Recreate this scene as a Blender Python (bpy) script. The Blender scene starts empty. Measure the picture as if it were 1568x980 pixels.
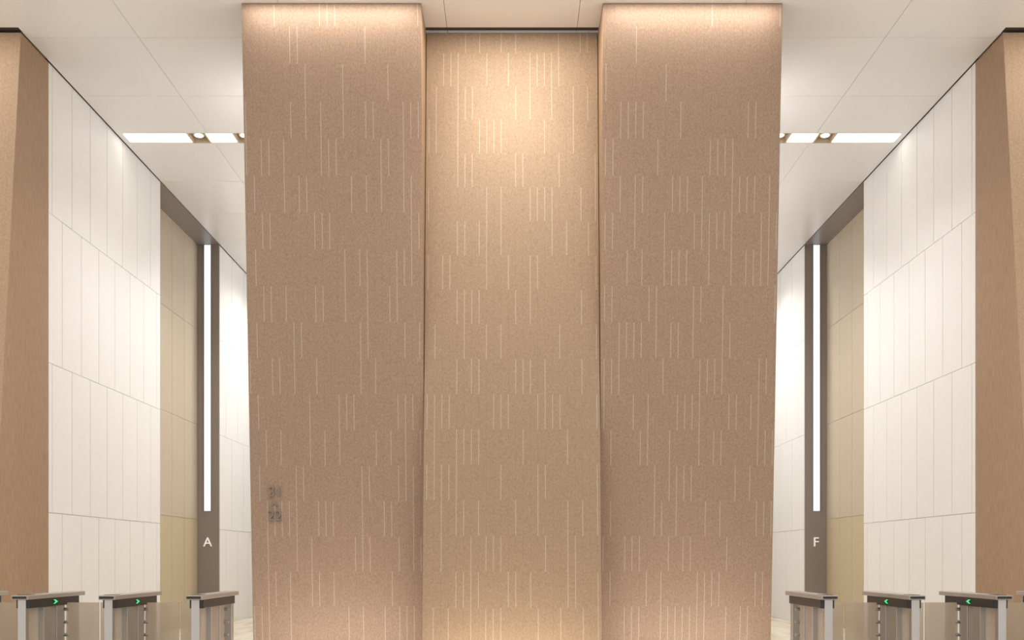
import bpy, bmesh, math, random
from mathutils import Vector, Matrix
scene = bpy.context.scene
try:
    scene.view_settings.view_transform = 'Standard'
    scene.view_settings.look = 'None'
except Exception: pass

F = 1549.0; HC = 7.6; H = 1.32; W = 5.865; WB = 6.30

def lin(c):
    out = []
    for v in c:
        v /= 255.0
        out.append(v/12.92 if v <= 0.04045 else ((v+0.055)/1.055)**2.4)
    return (out[0], out[1], out[2], 1.0)

# ---------------- materials ----------------
def mat_basic(name, col, rough=0.5, metal=0.0, noise=0.03, nscale=6.0, spec=0.5, emit=None, estr=0.0):
    m = bpy.data.materials.new(name); m.use_nodes = True
    nt = m.node_tree; b = nt.nodes['Principled BSDF']
    b.inputs['Roughness'].default_value = rough
    b.inputs['Metallic'].default_value = metal
    b.inputs['Specular IOR Level'].default_value = spec
    tc = nt.nodes.new('ShaderNodeTexCoord'); n = nt.nodes.new('ShaderNodeTexNoise')
    n.inputs['Scale'].default_value = nscale; n.inputs['Detail'].default_value = 4
    nt.links.new(tc.outputs['Object'], n.inputs['Vector'])
    mx = nt.nodes.new('ShaderNodeMix'); mx.data_type = 'RGBA'
    c = lin(col)
    mx.inputs['A'].default_value = tuple(max(0, v*(1-noise)) for v in c[:3])+(1,)
    mx.inputs['B'].default_value = tuple(min(1, v*(1+noise)) for v in c[:3])+(1,)
    nt.links.new(n.outputs['Fac'], mx.inputs['Factor'])
    nt.links.new(mx.outputs['Result'], b.inputs['Base Color'])
    if emit:
        b.inputs['Emission Color'].default_value = lin(emit)
        b.inputs['Emission Strength'].default_value = estr
    return m

def mth(nt, op, a, b=None, c=None):
    n = nt.nodes.new('ShaderNodeMath'); n.operation = op
    for i, v in enumerate((a, b, c)):
        if v is None: continue
        if isinstance(v, (int, float)): n.inputs[i].default_value = v
        else: nt.links.new(v, n.inputs[i])
    return n.outputs[0]

def mat_clad(name, axis='X', base=(142, 118, 99), base2=(164, 139, 119), line=(190, 177, 160), prob=0.60, topfade=False, seed=0.0, uoff=0.0, streak=False):
    m = bpy.data.materials.new(name); m.use_nodes = True
    nt = m.node_tree; L = nt.links; b = nt.nodes['Principled BSDF']
    b.inputs['Roughness'].default_value = 0.62
    b.inputs['Specular IOR Level'].default_value = 0.3
    tc = nt.nodes.new('ShaderNodeTexCoord'); sp = nt.nodes.new('ShaderNodeSeparateXYZ')
    L.new(tc.outputs['Object'], sp.inputs[0])
    u = mth(nt, 'MULTIPLY_ADD', sp.outputs[axis], 1/0.0855, uoff+200)
    v = mth(nt, 'MULTIPLY_ADD', sp.outputs['Z'], 1/0.412, -6.11/0.412+40)
    col = mth(nt, 'FLOOR', u); fu = mth(nt, 'FRACT', u); row = mth(nt, 'FLOOR', v)
    cb = nt.nodes.new('ShaderNodeCombineXYZ'); L.new(col, cb.inputs[0]); L.new(row, cb.inputs[1]); cb.inputs[2].default_value = seed
    wn = nt.nodes.new('ShaderNodeTexWhiteNoise'); wn.noise_dimensions = '3D'; L.new(cb.outputs[0], wn.inputs['Vector'])
    # clusters alternate from row to row
    par = mth(nt, 'MODULO', mth(nt, 'ADD', mth(nt, 'FLOOR', mth(nt, 'MULTIPLY', mth(nt, 'ADD', col, seed), 0.27)), row), 2.0)
    thr = mth(nt, 'MULTIPLY_ADD', par, -(prob-0.14), prob)
    if topfade:
        hi = mth(nt, 'GREATER_THAN', sp.outputs['Z'], 6.522)
        thr = mth(nt, 'MULTIPLY', thr, mth(nt, 'MULTIPLY_ADD', hi, -0.65, 1.0))
    sel = mth(nt, 'LESS_THAN', wn.outputs['Value'], thr)
    d = mth(nt, 'ABSOLUTE', mth(nt, 'SUBTRACT', fu, 0.5))
    ln = mth(nt, 'LESS_THAN', d, 0.042)
    mask = mth(nt, 'MULTIPLY', sel, ln)
    dark = mth(nt, 'MULTIPLY', mth(nt, 'SUBTRACT', 1.0, sel), mth(nt, 'LESS_THAN', d, 0.025))
    mp = nt.nodes.new('ShaderNodeMapping')
    mp.inputs['Scale'].default_value = (1, 1, 0.10) if streak else (1, 1, 0.7)
    L.new(tc.outputs['Object'], mp.inputs['Vector'])
    n1 = nt.nodes.new('ShaderNodeTexNoise'); n1.inputs['Scale'].default_value = 60; n1.inputs['Detail'].default_value = 5; n1.inputs['Roughness'].default_value = 0.75
    L.new(mp.outputs[0], n1.inputs['Vector'])
    cr = nt.nodes.new('ShaderNodeValToRGB'); L.new(n1.outputs['Fac'], cr.inputs[0])
    cr.color_ramp.elements[0].position = 0.36; cr.color_ramp.elements[0].color = lin(base)
    cr.color_ramp.elements[1].position = 0.64; cr.color_ramp.elements[1].color = lin(base2)
    m1 = nt.nodes.new('ShaderNodeMix'); m1.data_type = 'RGBA'; m1.blend_type = 'MULTIPLY'
    L.new(mth(nt, 'MULTIPLY', dark, 0.2), m1.inputs['Factor'])
    L.new(cr.outputs[0], m1.inputs['A']); m1.inputs['B'].default_value = (0.45, 0.4, 0.36, 1)
    m2 = nt.nodes.new('ShaderNodeMix'); m2.data_type = 'RGBA'
    L.new(mth(nt, 'MULTIPLY', mask, 0.68), m2.inputs['Factor']); L.new(m1.outputs['Result'], m2.inputs['A']); m2.inputs['B'].default_value = lin(line)
    L.new(m2.outputs['Result'], b.inputs['Base Color'])
    bp = nt.nodes.new('ShaderNodeBump'); bp.inputs['Strength'].default_value = 0.25; bp.inputs['Distance'].default_value = 0.004
    L.new(n1.outputs['Fac'], bp.inputs['Height']); L.new(bp.outputs[0], b.inputs['Normal'])
    return m

M_CL = mat_clad('clad_pier', 'X', topfade=True, seed=1.3)
M_CC = mat_clad('clad_center', 'X', base=(147, 124, 102), base2=(169, 145, 122), line=(196, 183, 164), seed=4.7, prob=0.58)
M_CS = mat_clad('clad_side', 'Y', base=(150, 122, 98), base2=(172, 144, 118), prob=0.14, line=(156, 130, 107), streak=True)
M_CO = mat_clad('clad_outer_pier', 'X', base=(164, 137, 112), base2=(184, 157, 131), seed=9.1, prob=0.14)
M_WH = mat_basic('white_wall_panel', (236, 234, 231), 0.5, noise=0.02, spec=0.3)
M_JT = mat_basic('joint_brown', (188, 176, 164), 0.7)
M_CE = mat_basic('ceiling_panel_white', (236, 235, 234), 0.3, noise=0.01)
M_CJ = mat_basic('ceiling_joint', (190, 185, 180), 0.8)
M_DK = mat_basic('shadow_gap_dark', (80, 70, 62), 0.8)
M_BG = mat_basic('beige_panel', (194, 179, 158), 0.5, noise=0.03, spec=0.3)
M_BG2 = mat_basic('beige_door_panel', (194, 178, 148), 0.45, noise=0.03, spec=0.3)
M_PL = mat_basic('dark_bronze', (142, 132, 125), 0.4, metal=0.0)
M_RC = mat_basic('recess_soffit', (142, 134, 128), 0.4)
M_LED = mat_basic('led_white', (200, 205, 210), emit=(238, 244, 252), estr=0.9)
M_LIT = mat_basic('light_panel', (255, 255, 255), emit=(255, 252, 246), estr=3.0)
M_SPOT = mat_basic('spot_lamp', (255, 255, 255), emit=(255, 240, 215), estr=5.0)
M_HS = mat_basic('slot_housing', (190, 172, 150), 0.5)
M_TX = mat_basic('letter_white', (235, 235, 235), emit=(255, 255, 255), estr=0.3)
M_MT = mat_basic('number_metal', (128, 118, 109), 0.4, metal=0.2)
M_ST = mat_basic('brushed_steel', (190, 187, 184), 0.35, metal=0.85)
M_TP = mat_basic('gate_top', (172, 164, 156), 0.35, metal=0.3)
M_BK = mat_basic('gate_black', (30, 30, 32), 0.3)
M_GR = mat_basic('green_led', (40, 180, 110), emit=(60, 240, 150), estr=0.9)

def mat_floor():
    m = bpy.data.materials.new('floor_stone'); m.use_nodes = True
    nt = m.node_tree; L = nt.links; b = nt.nodes['Principled BSDF']
    b.inputs['Roughness'].default_value = 0.22
    tc = nt.nodes.new('ShaderNodeTexCoord'); mp = nt.nodes.new('ShaderNodeMapping'); mp.inputs['Scale'].default_value = (2.2, 0.5, 1)
    mp.inputs['Rotation'].default_value = (0, 0, 0.5)
    L.new(tc.outputs['Object'], mp.inputs[0])
    n = nt.nodes.new('ShaderNodeTexNoise'); n.inputs['Scale'].default_value = 1.6; n.inputs['Detail'].default_value = 8; n.inputs['Distortion'].default_value = 1.2
    L.new(mp.outputs[0], n.inputs['Vector'])
    cr = nt.nodes.new('ShaderNodeValToRGB'); L.new(n.outputs['Fac'], cr.inputs[0])
    cr.color_ramp.elements[0].position = 0.35; cr.color_ramp.elements[0].color = lin((206, 186, 156))
    cr.color_ramp.elements[1].position = 0.62; cr.color_ramp.elements[1].color = lin((228, 218, 202))
    L.new(cr.outputs[0], b.inputs['Base Color'])
    return m
M_FL = mat_floor()

def mat_glass():
    m = bpy.data.materials.new('tinted_glass'); m.use_nodes = True
    nt = m.node_tree; L = nt.links; b = nt.nodes['Principled BSDF']
    b.inputs['Base Color'].default_value = lin((205, 188, 166)); b.inputs['Roughness'].default_value = 0.08
    b.inputs['Alpha'].default_value = 0.6
    return m
M_GL = mat_glass()

# ---------------- mesh helpers ----------------
class MB:
    def __init__(s): s.bm = bmesh.new(); s.mats = []
    def mi(s, m):
        if m not in s.mats: s.mats.append(m)
        return s.mats.index(m)
    def hexa(s, pts, m):
        vs = [s.bm.verts.new(p) for p in pts]; i = s.mi(m); fs = []
        for q in ((3,2,1,0),(4,5,6,7),(0,1,5,4),(1,2,6,5),(2,3,7,6),(3,0,4,7)):
            f = s.bm.faces.new([vs[k] for k in q]); f.material_index = i; fs.append(f)
        return fs
    def box(s, x0, x1, y0, y1, z0, z1, m):
        if x0 > x1: x0, x1 = x1, x0
        return s.hexa([(x0,y0,z0),(x1,y0,z0),(x1,y1,z0),(x0,y1,z0),(x0,y0,z1),(x1,y0,z1),(x1,y1,z1),(x0,y1,z1)], m)
    def cyl(s, c, r, h, axis, m, seg=20):
        R = Matrix.Rotation(math.pi/2, 4, 'Y') if axis == 'X' else (Matrix.Rotation(math.pi/2, 4, 'X') if axis == 'Y' else Matrix.Identity(4))
        r_ = bmesh.ops.create_cone(s.bm, cap_ends=True, segments=seg, radius1=r, radius2=r, depth=h, matrix=Matrix.Translation(c) @ R)
        i = s.mi(m)
        for v in r_['verts']:
            for f in v.link_faces: f.material_index = i
    def prism(s, pts, ax, t, m):
        a = [s.bm.verts.new(p) for p in pts]; b = [s.bm.verts.new(Vector(p)+Vector(ax)*t) for p in pts]
        i = s.mi(m); n = len(pts)
        fs = [s.bm.faces.new(a[::-1]), s.bm.faces.new(b)]
        for k in range(n): fs.append(s.bm.faces.new([a[k], a[(k+1)%n], b[(k+1)%n], b[k]]))
        for f in fs: f.material_index = i
    def obj(s, name, parent=None, bevel=0, origin=None):
        bmesh.ops.recalc_face_normals(s.bm, faces=s.bm.faces)
        me = bpy.data.meshes.new(name); s.bm.to_mesh(me); s.bm.free()
        for m in s.mats: me.materials.append(m)
        o = bpy.data.objects.new(name, me); scene.collection.objects.link(o)
        if parent:
            o.parent = parent; o.matrix_parent_inverse = Matrix.Translation(-parent.location)
        if bevel:
            bv = o.modifiers.new('bevel', 'BEVEL'); bv.width = bevel; bv.segments = 2; bv.limit_method = 'ANGLE'
        return o

def empty(name, loc):
    e = bpy.data.objects.new(name, None); e.location = loc; e.empty_display_size = 0.2
    scene.collection.objects.link(e); return e

# ---------------- floor ----------------
b = MB(); b.box(-13, 13, -5, 27, -0.15, 0, M_FL); b.obj('floor')

# ---------------- ceiling ----------------
def sub(rects, h):
    out = []
    for (a, c, e, g) in rects:
        x0, x1, y0, y1 = max(a, h[0]), min(c, h[1]), max(e, h[2]), min(g, h[3])
        if x0 >= x1 or y0 >= y1: out.append((a, c, e, g)); continue
        if a < x0: out.append((a, x0, e, g))
        if x1 < c: out.append((x1, c, e, g))
        if e < y0: out.append((x0, x1, e, y0))
        if y1 < g: out.append((x0, x1, y1, g))
    return out
SLOT = (14.94, 15.30)
holes = [(-1.03, 1.03, 11.965, 12.09), (-13, -5.84, 11.965, 12.09), (5.84, 13, 11.965, 12.09),
         (-5.76, -2.97, *SLOT), (2.97, 5.76, *SLOT),
         (-13, -W+0.02, 12.09, 27), (W-0.02, 13, 12.09, 27)]
xs = [-13, -10.1, -8.23, -6.365, -4.5, -2.64, -0.77, 0.77, 2.64, 4.5, 6.365, 8.23, 10.1, 13]
ys = [-5, -2, 1.4, 2.95, 4.5, 6.05, 7.6, 9.13, 10.67, 12.2, 13.74, 15.30, 16.85, 18.4, 19.95, 21.5, 23.05, 24.6, 26.1, 27]
g = 0.0025
b = MB()
for i in range(len(xs)-1):
    for j in range(len(ys)-1):
        r = [(xs[i]+g, xs[i+1]-g, ys[j]+g, ys[j+1]-g)]
        for h in holes: r = sub(r, h)
        for q in r: b.box(q[0], q[1], q[2], q[3], HC, HC+0.03, M_CE)
b.box(-13, 13, -5, SLOT[0]-0.05, HC+0.05, HC+0.2, M_CJ)
b.box(-13, 13, SLOT[1]+0.05, 27, HC+0.05, HC+0.2, M_CJ)
b.box(-13, 13, SLOT[0]-0.05, SLOT[1]+0.05, HC+0.2, HC+0.3, M_CJ)
for s in (-1, 1):
    b.box(s*(W-0.022), s*(W+0.05), 12.8, 26, HC+0.031, HC+0.049, M_DK)
for x0, x1 in ((-1.03, 1.03), (-13, -5.84), (5.84, 13)):
    b.box(x0, x1, 11.95, 12.12, HC+0.032, HC+0.049, M_DK)
b.obj('ceiling')

# ---------------- ceiling light slots ----------------
for s in (-1, 1):
    e = empty('ceiling_light_slot', (s*4.4, 15.12, HC))
    b = MB()
    y0, y1 = SLOT
    b.box(s*2.97, s*5.76, y0-0.0, y0+0.012, HC-0.002, HC+0.16, M_HS)
    b.box(s*2.97, s*5.76, y1-0.012, y1, HC-0.002, HC+0.16, M_HS)
    b.box(s*2.97, s*5.76, y0, y1, HC+0.16, HC+0.18, M_HS)
    b.obj('housing', e)
    lit = [(5.75, 4.82), (4.54, 4.14), (3.86, 3.46)]
    spot = [(4.82, 4.54), (4.14, 3.86), (3.46, 3.18)]
    for a, c in lit:
        b = MB(); b.box(s*a, s*c, y0+0.02, y1-0.02, HC+0.01, HC+0.03, M_LIT); b.obj('light_panel', e)
    for a, c in spot:
        b = MB(); mx = s*(a+c)/2; my = (y0+y1)/2
        for xx in (a-0.01, c+0.01): b.box(s*(xx-0.008), s*(xx+0.008), y0+0.013, y1-0.013, HC-0.001, HC+0.15, M_HS)
        b.cyl((mx, my, HC+0.08), 0.085, 0.07, 'Z', M_BG2)
        b.cyl((mx, my, HC+0.04), 0.06, 0.015, 'Z', M_SPOT)
        b.obj('spot_fitting', e, )
        ld = bpy.data.lights.new('spot', 'SPOT'); ld.energy = 26; ld.spot_size = 1.9; ld.spot_blend = 1.0; ld.shadow_soft_size = 0.08; ld.color = (1, 0.97, 0.94)
        lo = bpy.data.objects.new('spot_light', ld); lo.location = (mx, my, HC-0.02); scene.collection.objects.link(lo)
        lo.parent = e; lo.matrix_parent_inverse = Matrix.Translation(-e.location)

# ---------------- side cores ----------------
def wall_panels(b, s, y0, y1, xf, zs, pitch, mat, thick=0.03, ystart=None, gp=0.003):
    for r in range(len(zs)-1):
        off = 0 if r % 2 else pitch/2
        y = (ystart if ystart is not None else y0) - pitch + off
        while y < y1:
            a, c = max(y, y0), min(y+pitch, y1)
            if c-a > 0.03:
                b.box(s*xf, s*(xf+thick), a+gp*1.6, c-gp*1.6, zs[r]+gp, zs[r+1]-gp, mat)
            y += pitch
Z4 = [0, 1.9, 3.8, 5.7, 7.6]
for s, nm in ((-1, 'left'), (1, 'right')):
    b = MB()
    wall_panels(b, s, 12.80, 16.87, W, Z4, 0.585, M_WH, ystart=12.9)
    b.box(s*(W+0.028), s*9, 12.81, 16.80, 0, HC+0.03, M_JT)
    b.box(s*W, s*(W+0.03), 16.86, 16.87, 0, HC, M_WH)
    wall_panels(b, s, 20.29, 26.0, W, Z4, 0.9, M_WH)
    b.box(s*(W+0.028), s*9, 20.30, 26.0, 0, HC+0.03, M_JT)
    b.box(s*(W+0.028), s*9, 16.80, 16.87, 0, HC+0.03, M_BG)
    b.obj('wall_'+nm)
    e = empty('elevator_bay_recess', (s*6.1, 18.5, 0))
    b = MB()
    zz = [0, 2.1, 4.0, 5.9, HC]
    yy = [16.87, 17.50, 18.12, 18.75, 19.45, 20.25]
    for r in range(4):
        for k in range(5):
            b.box(s*WB, s*(WB+0.03), yy[k]+0.005, yy[k+1]-0.005, zz[r]+0.003, zz[r+1]-0.003, M_BG2 if r == 0 else M_BG)
    b.box(s*(WB+0.028), s*9, 16.87, 20.29, 0, HC, M_JT)
    b.obj('beige_panels', e)
    b = MB(); b.box(s*(W+0.0), s*9, 16.87, 20.29, HC+0.001, HC+0.03, M_RC); b.obj('soffit', e)
    b = MB(); b.box(s*W, s*WB, 20.25, 20.29, 0, HC, M_PL)
    b.obj('bronze_jamb', e)
    b = MB()
    b.box(s*6.027, s*6.157, 20.238, 20.25, 2.27, HC-0.01, M_LED)
    b.obj('led_strip', e)
    b = MB()
    for xx in (6.02, 6.164): b.box(s*(xx-0.006), s*(xx+0.006), 20.228, 20.25, 2.26, HC-0.005, M_PL)
    b.obj('led_frame', e)
    b = MB()
    yt, yb = 12.08, 11.32
    xa, xb = sorted((s*W, s*12.5))
    zt = HC-0.003
    fs = b.hexa([(xa,yb,0),(xb,yb,0),(xb,12.8,0),(xa,12.8,0),(xa,yt,zt),(xb,yt,zt),(xb,12.8,zt),(xa,12.8,zt)], M_CO)
    b.mi(M_CS)
    for f in (fs[3], fs[5]): f.material_index = 1
    b.obj('leaning_clad_pier')

b = MB(); b.box(-9, 9, 26.0, 26.2, 0, HC+0.03, M_WH); b.obj('wall_back')

# ---------------- central core ----------------
b = MB()
b.box(-2.95, 2.95, 12.72, 26.0, 0, HC, M_WH)
b.obj('wall_center_core')
def dp(z): return 11.44 + (HC-z)/HC*0.545
zt = HC-0.003
for s in (-1, 1):
    b = MB()
    xa, xb = sorted((s*1.027, s*3.06))
    fs = b.hexa([(xa,dp(0),0),(xb,dp(0),0),(xb,12.7,0),(xa,12.7,0),(xa,dp(HC),zt),(xb,dp(HC),zt),(xb,12.7,zt),(xa,12.7,zt)], M_CL)
    b.mi(M_CS)
    for f in (fs[3], fs[5]): f.material_index = 1
    b.obj('leaning_clad_pier', bevel=0.004)
b = MB()
yt, yb = 12.08, 11.48
b.hexa([(-1.02,yb,0),(1.02,yb,0),(1.02,12.7,0),(-1.02,12.7,0),(-1.02,yt,zt),(1.02,yt,zt),(1.02,12.7,zt),(-1.02,12.7,zt)], M_CC)
b.obj('feature_wall_panel', bevel=0.004)

# ---------------- texts ----------------
def text_mesh(txt, name, cx, y, cz, height, depth, mat, parent, bold=0.0):
    cu = bpy.data.curves.new(name, 'FONT'); cu.body = txt; cu.size = 1; cu.extrude = 0.02; cu.offset = bold
    to = bpy.data.objects.new(name+'_c', cu); scene.collection.objects.link(to)
    bpy.context.view_layer.update()
    dg = bpy.context.evaluated_depsgraph_get()
    me = bpy.data.meshes.new_from_object(to.evaluated_get(dg))
    bpy.data.objects.remove(to)
    xs_ = [v.co.x for v in me.vertices]; ys_ = [v.co.y for v in me.vertices]
    mx, my = (min(xs_)+max(xs_))/2, (min(ys_)+max(ys_))/2; sc = height/(max(ys_)-min(ys_))
    for v in me.vertices:
        x, yv, z = v.co
        v.co = ((x-mx)*sc, -(z/0.02)*depth/2, (yv-my)*sc)
    me.materials.clear(); me.materials.append(mat)
    o = bpy.data.objects.new(name, me); o.location = (cx, y, cz); scene.collection.objects.link(o)
    if parent:
        o.parent = parent; o.matrix_parent_inverse = Matrix.Translation(-parent.location)
    return o
for s, t in ((-1, 'A'), (1, 'F')):
    e = empty('elevator_bay_letter', (s*6.09, 20.24, 1.65))
    text_mesh(t, 'letter', s*6.09, 20.24, 1.65, 0.18, 0.02, M_TX, e, 0.0)

def yz(ypx, d_of_z=dp):
    z = 3.0
    for _ in range(20): z = H + (855-ypx)*d_of_z(z)/F
    return z
z1, z2, z3 = yz(752.5), yz(771.5), yz(789)
e = empty('floor_number_sign', (-2.776, dp(z2), z2))
text_mesh('31', 'digits_upper', -2.776, dp(z1)-0.012, z1, 0.120, 0.022, M_MT, e, 0.0)
text_mesh('22', 'digits_lower', -2.776, dp(z3)-0.012, z3, 0.120, 0.022, M_MT, e, 0.0)
b = MB()
yy0 = dp(z2)-0.022
b.prism([(-2.822, yy0, z2-0.024), (-2.804, yy0, z2-0.024), (-2.776, yy0, z2+0.010), (-2.748, yy0, z2-0.024), (-2.730, yy0, z2-0.024), (-2.776, yy0, z2+0.032)], (0, 1, 0), 0.022, M_MT)
b.obj('chevron', e)

# ---------------- turnstiles ----------------
def gate(xo, s, arrow, flap_in, flap_out):
    w = 0.145; xi = xo-w; xc = xo-w/2
    e = empty('turnstile_gate', (s*xc, 9.34, 0))
    b = MB(); b.box(s*xi, s*xo, 8.75, 9.93, 0.960, 1.0, M_TP); b.obj('top_plate', e, bevel=0.006)
    b = MB(); b.box(s*(xi+0.012), s*(xo-0.012), 8.742, 8.75, 0.970, 0.990, M_BK)
    b.box(s*(xi+0.03), s*(xo-0.03), 8.80, 8.95, 1.0, 1.003, M_BK); b.obj('card_reader', e)
    b = MB(); b.box(s*(xi+0.004), s*(xo-0.02), 8.80, 9.80, 0.885, 0.960, M_BK); b.obj('sensor_housing', e, bevel=0.004)
    b = MB()
    b.box(s*(xc-0.036), s*(xc+0.036), 8.79, 8.85, 0.0, 0.962, M_ST)
    b.box(s*(xc-0.034), s*(xc+0.050), 9.81, 9.88, 0.0, 0.962, M_ST)
    b.box(s*(xc-0.07), s*(xc+0.07), 8.77, 9.90, 0.0, 0.02, M_ST)
    b.obj('steel_posts', e, bevel=0.005)
    b = MB()
    b.box(s*(xc-0.05), s*(xc+0.05), 9.10, 9.24, 0.02, 0.885, M_ST)
    b.box(s*(xc-0.042), s*(xc+0.042), 9.24, 9.36, 0.02, 0.885, M_TP)
    b.box(s*(xc-0.05), s*(xc+0.05), 9.36, 9.50, 0.02, 0.885, M_ST)
    b.box(s*(xc-0.004), s*(xc+0.004), 8.86, 9.10, 0.08, 0.885, M_GL)
    b.obj('motor_cabinet', e, bevel=0.004)
    b = MB()
    for zz_ in (0.84, 0.72, 0.60, 0.30):
        b.cyl((s*(xc-0.055), 9.54, zz_), 0.016, 0.05, 'X', M_ST)
        b.cyl((s*(xc+0.055), 9.54, zz_), 0.016, 0.05, 'X', M_ST)
    b.box(s*(xc-0.035), s*(xc+0.035), 9.52, 9.56, 0.02, 0.885, M_ST)
    b.obj('hinge_post', e)
    b = MB()
    if flap_in: b.box(s*(xc-0.06), s*(xi-0.296), 9.53, 9.542, 0.15, 0.905, M_GL)
    if flap_out: b.box(s*(xc+0.06), s*(xo+0.296), 9.53, 9.542, 0.15, 0.905, M_GL)
    if flap_in or flap_out: b.obj('glass_flap', e)
    if arrow:
        b = MB(); xf = xi+0.003; yc, zc = 9.28, 0.925
        b.cyl((s*xf, yc, zc), 0.032, 0.006, 'X', M_BK, 24)
        X = s*(xf-0.004)
        b.prism([(X, yc-0.045, zc+0.019), (X, yc-0.015, zc+0.019), (X, yc+0.045, zc), (X, yc-0.015, zc-0.019), (X, yc-0.045, zc-0.019), (X, yc+0.005, zc)], (-s, 0, 0), 0.003, M_GR)
        b.obj('arrow_display', e)
for s in (-1, 1):
    gate(2.825, s, False, False, True)
    gate(3.580, s, True, True, True)
    gate(4.333, s, True, True, True)
    gate(5.087, s, True, True, False)

# ---------------- lights ----------------
w = bpy.data.worlds.new('World'); scene.world = w; w.use_nodes = True
bg = w.node_tree.nodes['Background']; bg.inputs[0].default_value = (1.0, 0.995, 0.985, 1); bg.inputs[1].default_value = 1.05

def area(name, loc, sx, sy, e, col=(1, 0.985, 0.965), rot=(0, 0, 0), spread=math.pi):
    ld = bpy.data.lights.new(name, 'AREA'); ld.shape = 'RECTANGLE'; ld.size = sx; ld.size_y = sy; ld.energy = e; ld.color = col; ld.spread = spread
    o = bpy.data.objects.new(name, ld); o.location = loc; o.rotation_euler = rot; scene.collection.objects.link(o); return o
SP = math.radians(125)
for x in (-6.5, -2.2, 2.2, 6.5):
    for y in (3.7, 7.9):
        area('added_ceiling_fill', (x, y, HC-0.02), 1.6, 0.3, 62)  # unseen fill lamps added above the view to brighten the lobby
for s in (-1, 1):
    area('added_ceiling_fill', (s*3.28, 13.9, HC-0.02), 0.4, 1.0, 58, spread=SP)  # corridor fills, added out of sight behind the piers to lift the walls
    area('added_ceiling_fill', (s*3.6, 17.6, HC-0.02), 0.8, 1.0, 88, spread=SP)
    area('added_ceiling_fill', (s*3.8, 21.8, HC-0.02), 1.4, 1.0, 130, spread=math.radians(150))
    area('wall_grazer', (s*2.04, 11.26, HC-0.03), 1.9, 0.06, 15, (1, 0.95, 0.88), rot=(math.radians(8), 0, 0))
    area('floor_uplight', (s*2.04, 11.45, 0.02), 1.9, 0.08, 16, (1, 0.96, 0.92), rot=(math.radians(180), 0, 0))
    area('wall_grazer', (s*7.2, 11.3, HC-0.03), 2.4, 0.06, 28, (1, 0.94, 0.85), rot=(math.radians(8), 0, 0))
area('floor_uplight', (0, 11.1, 0.02), 1.9, 0.08, 18, (1, 0.88, 0.68), rot=(math.radians(180), 0, 0))
area('wall_washer', (0, 11.24, HC-0.03), 1.5, 0.1, 44, (1, 0.93, 0.81), rot=(math.radians(3), 0, 0))
ld = bpy.data.lights.new('downlight', 'SPOT'); ld.energy = 300; ld.spot_size = math.radians(70); ld.spot_blend = 1.0; ld.shadow_soft_size = 0.3; ld.color = (1, 0.92, 0.80)
lo = bpy.data.objects.new('downlight', ld); lo.location = (0, 10.3, HC-0.05); scene.collection.objects.link(lo)
lo.rotation_euler = (Vector((0, 12.0, 5.7))-lo.location).to_track_quat('-Z', 'Y').to_euler()

# ---------------- camera ----------------
cd = bpy.data.cameras.new('camera'); cam = bpy.data.objects.new('camera', cd); scene.collection.objects.link(cam)
cam.location = (0, 0, H); cam.rotation_euler = (math.pi/2, 0, 0)
cd.sensor_width = 36; cd.lens = 36*F/1568; cd.shift_y = 365/1568
scene.camera = cam
